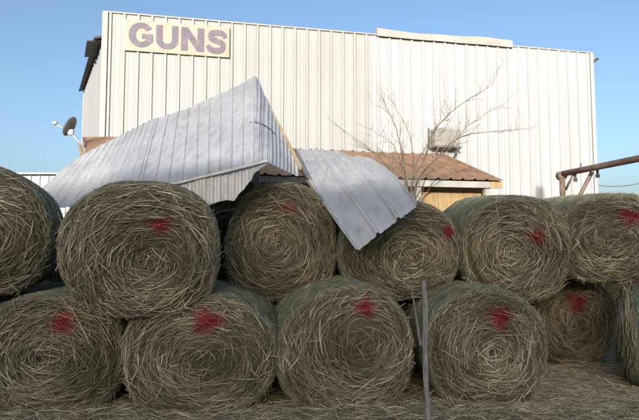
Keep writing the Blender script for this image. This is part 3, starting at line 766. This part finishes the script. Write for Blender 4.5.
rail = [at(x, y, interp(BOTD, x) - .07) - RI for x, y in ((126, 194), (150, 189), (180, 182.5), (225, 171.5), (255, 164), (268, 160.6))]
MB().beam(rail, .03, .028).build('purlin', SHEET, roof, bevel=.004)
def right_sheet():
    LE = [(295, 150, 7.7), (301, 169, 6.85), (318, 196, 5.85), (338, 227, 5.0), (356.5, 253, 4.62)]
    RE = [(357, 157.5, 8.0), (371, 164, 7.2), (394, 180.5, 5.9), (418, 205, 4.95)]
    def curve(pts, t):
        x = t * (len(pts) - 1); i = min(int(x), len(pts) - 2); f = x - i
        P = [at(*pts[max(0, min(len(pts) - 1, j))]) for j in (i - 1, i, i + 1, i + 2)]
        return .5 * ((2 * P[1]) + (P[2] - P[0]) * f + (2 * P[0] - 5 * P[1] + 4 * P[2] - P[3]) * f * f + (3 * P[1] - P[0] - 3 * P[2] + P[3]) * f ** 3)
    n, m = 72, 26; vs = []
    grid = [[None] * (n + 1) for _ in range(m + 1)]
    for j in range(m + 1):
        t = j / m; l, r = curve(LE, t), curve(RE, t)
        for i in range(n + 1):
            s = i / n; p = l.lerp(r, s); p.z += .10 * math.sin(math.pi * s) * (1 - t) * .5 + .05 * math.sin(math.pi * t) * s
            grid[j][i] = p
    for j in range(m + 1):
        for i in range(n + 1):
            a = grid[j][min(i + 1, n)] - grid[j][max(i - 1, 0)]; b = grid[min(j + 1, m)][i] - grid[max(j - 1, 0)][i]
            nn = a.cross(b).normalized(); nn = nn if nn.z > 0 else -nn
            s = i / n; x = (s * 3.0 + .5)                         # ribs on both edges and two between
            q = abs((x % 1) - .5); hgt = .036 * max(0, min(1, (.10 - q) / .045))
            q2 = min(abs((x % 1) - .18), abs((x % 1) - .82)); hgt += .007 * max(0, min(1, (.05 - q2) / .03))
            p = grid[j][i]; wob = .012 * noise.noise(p * 2.2) + .006 * noise.noise(p * 6)
            vs.append(p + nn * (hgt + wob) - RI)
    fs = [(j * (n + 1) + i, j * (n + 1) + i + 1, (j + 1) * (n + 1) + i + 1, (j + 1) * (n + 1) + i) for j in range(m) for i in range(n)]
    o = link('drooping_sheet', mesh('drooping_sheet', vs, fs), SHEET, roof)
    s = o.modifiers.new('solid', 'SOLIDIFY'); s.thickness = .004; s.offset = 0
right_sheet()
MB().beam([at(x, y, Y) - RI for x, y, Y in ((261, 93, 7.58), (280, 128, 6.74), (300.5, 168, 5.86))], .035, .05).build('ridge_board', LUMBER, roof, bevel=.003)
MB().beam([at(x, y, Y) - RI for x, y, Y in ((294, 150, 7.62), (301, 168.5, 6.78), (314, 189, 6.05), (324, 205, 5.55))], .035, .045).build('edge_board', LUMBER, roof, bevel=.003)
def sheet_line():  # thin dark curved line lying on the left sheets
    def surf(px, py):
        B = at(px, interp(BOTE, px), interp(BOTD, px)); T = at(px, interp(TOPE, px), interp(TOPD, px)); lo, hi = 0, 1
        pl = (T - B).cross(at(px - 20, interp(BOTE, px - 20), interp(BOTD, px - 20)) - B)
        c = Vector((0, 0, CAM_H)); d = ray(px, py); t = (B - c).dot(pl) / d.dot(pl)
        return c + d * (t * .994) - RI
    MB().tube([surf(*q) for q in ((249.5, 122), (256, 122.5), (263, 124.5), (270, 129), (276, 135))], [.004, .007, .008, .007, .004], 6).build('dark_sheet_line', BLACK, roof, True)
sheet_line()
# timbers below that carry the sheets
MB().beam([at(253, 86, 7.95) - RI, Vector((-.95, 8.35, 0)) - RI], .09, .09, (0, 1, 0)).build('prop_post', WOODGREY, roof)
MB().beam([at(80, 172, 7.0) - RI, at(258, 96, 7.75) - RI], .05, .09).build('hidden_purlin', WOODGREY, roof) if False else None

# ------------------------------------------------------------ stake with a split, in front of the bales
def stake():
    b, t = at(428.5, 440, 3.72), at(423.5, 281, 3.92); b.z = -.03
    b.x = at(428.5, 432, 3.75).x; b.y = 3.75
    e = empty('wooden_stake', b, 0, 'thin weathered grey wooden stake standing before the bottom row', 'stake')
    n = 14; pts = []; m = MB(); random.seed(3)
    for i in range(n + 1):
        k = i / n; p = (t - b) * k; p.x += .006 * math.sin(k * 9) + random.uniform(-.002, .002); pts.append(p)
    m.beam(pts, .040, .028, (0, 1, 0))
    for v in m.v: v.x += random.uniform(-.003, .003); v.y += random.uniform(-.003, .003)
    m.build('stake_shaft', WOODGREY, e, bevel=.003)
    q = [at(420.5, 345, 3.83) - b, at(416.5, 318, 3.85) - b, at(411.5, 288, 3.88) - b]
    MB().tube(q, [.011, .009, .004], 5).build('splinter', WOODGREY, e)
stake()

# ------------------------------------------------------------ rusty pipe frame on the right
def pipe_frame():
    a = at(562, 174, 9.0); far = at(639, 158.5, 7.35); dirv = (far - a); z = a.z
    far2 = a + dirv * 1.55; a2 = a - dirv * .03
    base = Vector((a.x, a.y, 0))
    e = empty('pipe_frame', base, 0, 'rusty pipe frame with a long top rail and slanted brace at the right', 'pipe frame')
    MB().tube([a2 - base, a + dirv * .5 - base, far2 - base], .055, 14).build('top_rail', PIPE, e, True)
    MB().tube([(0, 0, -.02), a - base - Vector((0, 0, .05))], .05, 12).build('post', PIPE, e, True)
    fb = Vector((far2.x, far2.y, 0)) - dirv.normalized() * .1
    MB().tube([Vector((fb.x, fb.y, -.02)) - base, Vector((fb.x, fb.y, far2.z - .05)) - base], .05, 12).build('post', PIPE, e, True)
    p = a + dirv * .32; k = at(574, 208, 8.9)
    k = Vector((a.x + .02, a.y - .02, a.z - 1.1)); 
    MB().tube([at(592, 172, p.y) - base, at(575.5, 204, 8.82) - base, at(566, 222, 8.97) - base], .034, 10).build('brace', PIPE, e, True)
    MB().tube([at(573.5, 174, 8.75) - base, at(565.5, 190, 8.98) - base], .022, 8).build('gusset', PIPE, e, True)
    MB().tube([a - base - dirv.normalized() * .07 + Vector((0, 0, -.03)), a - base + dirv.normalized() * .04 + Vector((0, 0, -.03))], .085, 14).build('end_flange', PIPE, e, True)
    for px, py in ((575.2, 173), (597.3, 168.5)):
        q = at(px, py, interp([(562, 9.0), (639, 7.35)], px))
        MB().tube([q - base, q - base - Vector((0, 0, .10)), q - base - Vector((0, 0, .105)), q - base - Vector((0, 0, .16))], [.02, .022, .036, .03], 8).build('hanger', DARKTRIM, e)
    q = at(580.6, 166.5, 8.6) - base
    MB().tube([q - Vector((0, 0, .03)), q + Vector((.01, 0, .06))], .016, 6).build('bolt', PIPE, e)
pipe_frame()
# thin cable slung from the building to the right
def cable():
    u, z = WLEN, onwall(589, 181)[1]
    a = O2 + UDIR * (u + .05) + Vector((0, 0, z)) + VDIR * .4; b = at(700, 150, 13.5)
    pts = [a.lerp(b, i / 16) - Vector((0, 0, .45 * 4 * (i / 16) * (1 - i / 16))) - a for i in range(17)]
    pts += [pts[-1] + Vector((k * 4, 0, .3 * k)) for k in (1, 2)]
    o = MB().tube(pts, .009, 5).build('power_cable', BLACK, None, True); o.location = a
    tag(o, 'thin cable sagging across the sky right of the white building', 'cable')
    # the pole it runs to, beyond the frame
    e = a + pts[-1]
    p = MB().tube([(0, 0, -.1), (0, 0, e.z + 1.2)], [.15, .10], 10).build('utility_pole', WOODGREY, None, True); p.location = (e.x, e.y, 0)
    tag(p, 'wooden utility pole beyond the right edge of the picture', 'utility pole')
cable()

# ------------------------------------------------------------ bare shrubby tree behind the stack
def tree():
    random.seed(21); YB = 8.15
    root = at(409, 205, YB); base = Vector((root.x, YB, -.02))
    e = empty('bare_tree', base, 0, 'leafless many-stemmed young tree behind the bales before the lean-to', 'tree')
    def PP(px, py, dy=0): return at(px, py, YB + dy) - base
    low = [Vector((0, 0, 0)), Vector((.01, 0, .7)), Vector((-.01, .01, 1.4)), PP(409, 203)]
    MB().tube(low, [.055, .05, .045, .04], 9).build('trunk', BARK, e, True)
    stems = [
        ([(409, 205), (407, 185), (404, 165), (399, 140), (392, 118), (382, 98)], .2, .021),
        ([(409, 205), (414, 180), (424, 160), (432, 135), (446, 117), (465, 102), (492, 85)], -.1, .022),
        ([(410, 205), (420, 178), (436, 158), (452, 143), (470, 134), (500, 131), (531, 128)], .15, .018),
        ([(409, 205), (402, 185), (388, 167), (370, 150), (343, 130)], -.25, .016),
        ([(410, 205), (412, 175), (413, 155), (408, 130), (398, 112), (388, 95)], .3, .013),
        ([(410, 205), (422, 172), (448, 150), (462, 133), (478, 118), (505, 104)], -.3, .013),
        ([(409, 205), (403, 170), (396, 150), (384, 138), (368, 128)], -.05, .012),
        ([(410, 205), (416, 165), (424, 150), (440, 135), (452, 118)], .25, .011),
        ([(409, 205), (406, 175), (396, 160), (382, 155), (362, 148)], .1, .010),
    ]
    tw = MB()
    def grow(p, d, ln, r, lev):
        pts = [p]; q = p.copy(); dd = d.copy(); n = 4
        for i in range(n):
            dd = (dd + Vector((random.gauss(0, .13), random.gauss(0, .13), random.gauss(.03, .10)))).normalized(); q = q + dd * ln / n; pts.append(q.copy())
        tw.tube(pts, [r * (1 - .75 * i / n) for i in range(n + 1)], 4, False)
        if lev > 0:
            for i in range(1, n + 1):
                if random.random() < .75:
                    nd = (dd + Vector((random.gauss(0, .55), random.gauss(0, .45), random.gauss(.1, .45)))).normalized()
                    grow(pts[i], nd, ln * random.uniform(.4, .7), r * .6, lev - 1)
    for path, dy, r in stems:
        ctrl = [PP(x, y, dy * i / (len(path) - 1)) for i, (x, y) in enumerate(path)]
        pts = []
        for i in range(len(ctrl) - 1):
            P = [ctrl[max(0, min(len(ctrl) - 1, j))] for j in (i - 1, i, i + 1, i + 2)]
            for k in range(4):
                f = k / 4
                pts.append(.5 * ((2 * P[1]) + (P[2] - P[0]) * f + (2 * P[0] - 5 * P[1] + 4 * P[2] - P[3]) * f * f + (3 * P[1] - P[0] - 3 * P[2] + P[3]) * f ** 3) + Vector((random.gauss(0, .006), random.gauss(0, .006), random.gauss(0, .006))))
        pts.append(ctrl[-1]); n = len(pts)
        MB().tube(pts, [max(.0035, .85 * r * (1 - .85 * i / (n - 1))) for i in range(n)], 7).build('stem', BARK, e, True)
        for i in range(int(n * .3), n):
            for _ in range(1 if random.random() < .75 else 2):
                if random.random() < .85:
                    d = (pts[min(i + 1, n - 1)] - pts[i - 1]).normalized()
                    nd = (d * .9 + Vector((random.gauss(0, .6), random.gauss(0, .45), random.gauss(.25, .45)))).normalized()
                    grow(pts[i], nd, random.uniform(.18, .5), max(.003, r * .22), 1)
    for _ in range(34):                                            # brush around the foot
        p = PP(random.uniform(392, 428), random.uniform(185, 205), random.uniform(-.3, .3))
        grow(p, Vector((random.gauss(0, .5), random.gauss(0, .3), 1)).normalized(), random.uniform(.25, .55), .004, 1)
    tw.build('twigs', BARK, e)['kind'] = 'stuff'
tree()

# ------------------------------------------------------------ white shed far left
def shed():
    y0 = 17.0; zt = at(45, 175, y0).z; xr = at(79, 180, y0).x; xl = xr - 7.5
    e = empty('white_shed', (xl, y0, 0), 0, 'low sunlit white shed glimpsed past the left end of the metal sheets', 'shed')
    pm = panel_mesh('shed_panel', .9375, zt, 3); pm.materials.append(WHITE)
    for i in range(8): o = link('wall_panel', pm, None, e); o.location = (i * .9375, 0, 0)
    MB().box(.01, 7.49, .01, 5, 0, zt - .02).build('shell', WHITE, e)
    MB().add([(-.2, -.2, zt + .005), (7.7, -.2, zt + .005), (7.7, 5.2, zt + .3), (-.2, 5.2, zt + .3), (-.2, -.2, zt + .06), (7.7, -.2, zt + .06), (7.7, 5.2, zt + .36), (-.2, 5.2, zt + .36)],
             [(0, 3, 2, 1), (4, 5, 6, 7), (0, 1, 5, 4), (1, 2, 6, 5), (2, 3, 7, 6), (3, 0, 4, 7)]).build('roof', WHITE, e)
shed()

# ------------------------------------------------------------ long barn behind the camera, unseen and added to shade the stack
def shade_barn():
    yb = -30.0; horiz = math.tan(SUN_EL) / math.cos(SUN_AZ)
    zr = 2.31 + (5.95 - yb) * horiz
    e = empty('long_shade_barn', (-1 - (5.95 - yb) * math.tan(SUN_AZ), yb, 0), R(-17), 'long low barn added out of view behind the photographer to shade the hay', 'shade_barn')
    X = 60; hw = 6.0; ze = zr - 1.3
    MB().box(-X, X, -hw, hw, 0, ze).build('walls', TAN, e)
    MB().add([(-X - .4, -hw - .4, ze - .1), (X + .4, -hw - .4, ze - .1), (X + .4, 0, zr), (-X - .4, 0, zr), (X + .4, hw + .4, ze - .1), (-X - .4, hw + .4, ze - .1)],
             [(0, 1, 2, 3), (3, 2, 4, 5), (0, 3, 5), (1, 4, 2), (0, 5, 4, 1)]).build('roof', RUST, e)
shade_barn()
def shadow_pole():  # unseen pole, added to cast the narrow shadow on the wall
    yb = -2.5; horiz = math.tan(SUN_EL) / math.cos(SUN_AZ)
    u, z = onwall(539.5, 186.5); w = O2 + UDIR * u; k = w.y - yb
    top = z + k * horiz
    e = empty('shadow_pole', (w.x - k * math.tan(SUN_AZ), yb, 0), 0, 'unseen wooden pole added behind the photographer to shadow the white wall', 'pole')
    MB().tube([(0, 0, -.1), (0, 0, top * .5), (0, 0, top - .3)], [.17, .165, .16], 12).build('pole_shaft', WOODGREY, e, True)
    MB().tube([(0, 0, top - .3), (0, 0, top - .2), (0, 0, top - .05), (0, 0, top)], [.11, .12, .10, .04], 12).build('pole_cap', PIPE, e, True)
shadow_pole()

# ------------------------------------------------------------ loose straw on the ground
def litter():
    global rng
    rng = np.random.default_rng(77)
    n = 26000
    x = rng.uniform(-4.6, 5.2, n); y = 3.3 + np.abs(rng.normal(0, 1.1, n)) + rng.uniform(0, 1.2, n) * (x > 1.8)
    extra = 9000; xe = rng.uniform(1.7, 4.4, extra); ye = rng.uniform(4.6, 6.3, extra); x = np.concatenate([x, xe]); y = np.concatenate([y, ye]); n += extra
    z = np.array([ground_h(a, b) for a, b in zip(x, y)]) + rng.uniform(.0, .03, n) + .05 * np.exp(-((y - 4.55) / .2) ** 2) * rng.uniform(0, 1, n) * (.6 + .4 * np.sin(2.1 * x))
    ang = rng.uniform(0, 6.28, n)
    D = np.stack([np.cos(ang), np.sin(ang) * .8, rng.normal(0, .2, n)], -1); D /= np.linalg.norm(D, axis=1, keepdims=True)
    N = np.tile(np.array([[0, -.2, 1.0]]), (n, 1)); N -= D * np.sum(N * D, 1, keepdims=True); N /= np.linalg.norm(N, axis=1, keepdims=True)
    Ln = rng.uniform(.05, .22, n)
    me = strand_mesh('loose_straw', np.stack([x, y, z], -1), D, N, Ln, (.002 + .007 * rng.uniform(0, 1, n) ** 3), straw_colors(n) * rng.uniform(.75, 1.4, (n, 1)), 2, Ln * rng.uniform(-.03, .08, n))
    tag(link('loose_straw', me, STRAW), 'loose straw scattered over the ground in front of the bales', 'straw', kind='stuff')
litter()
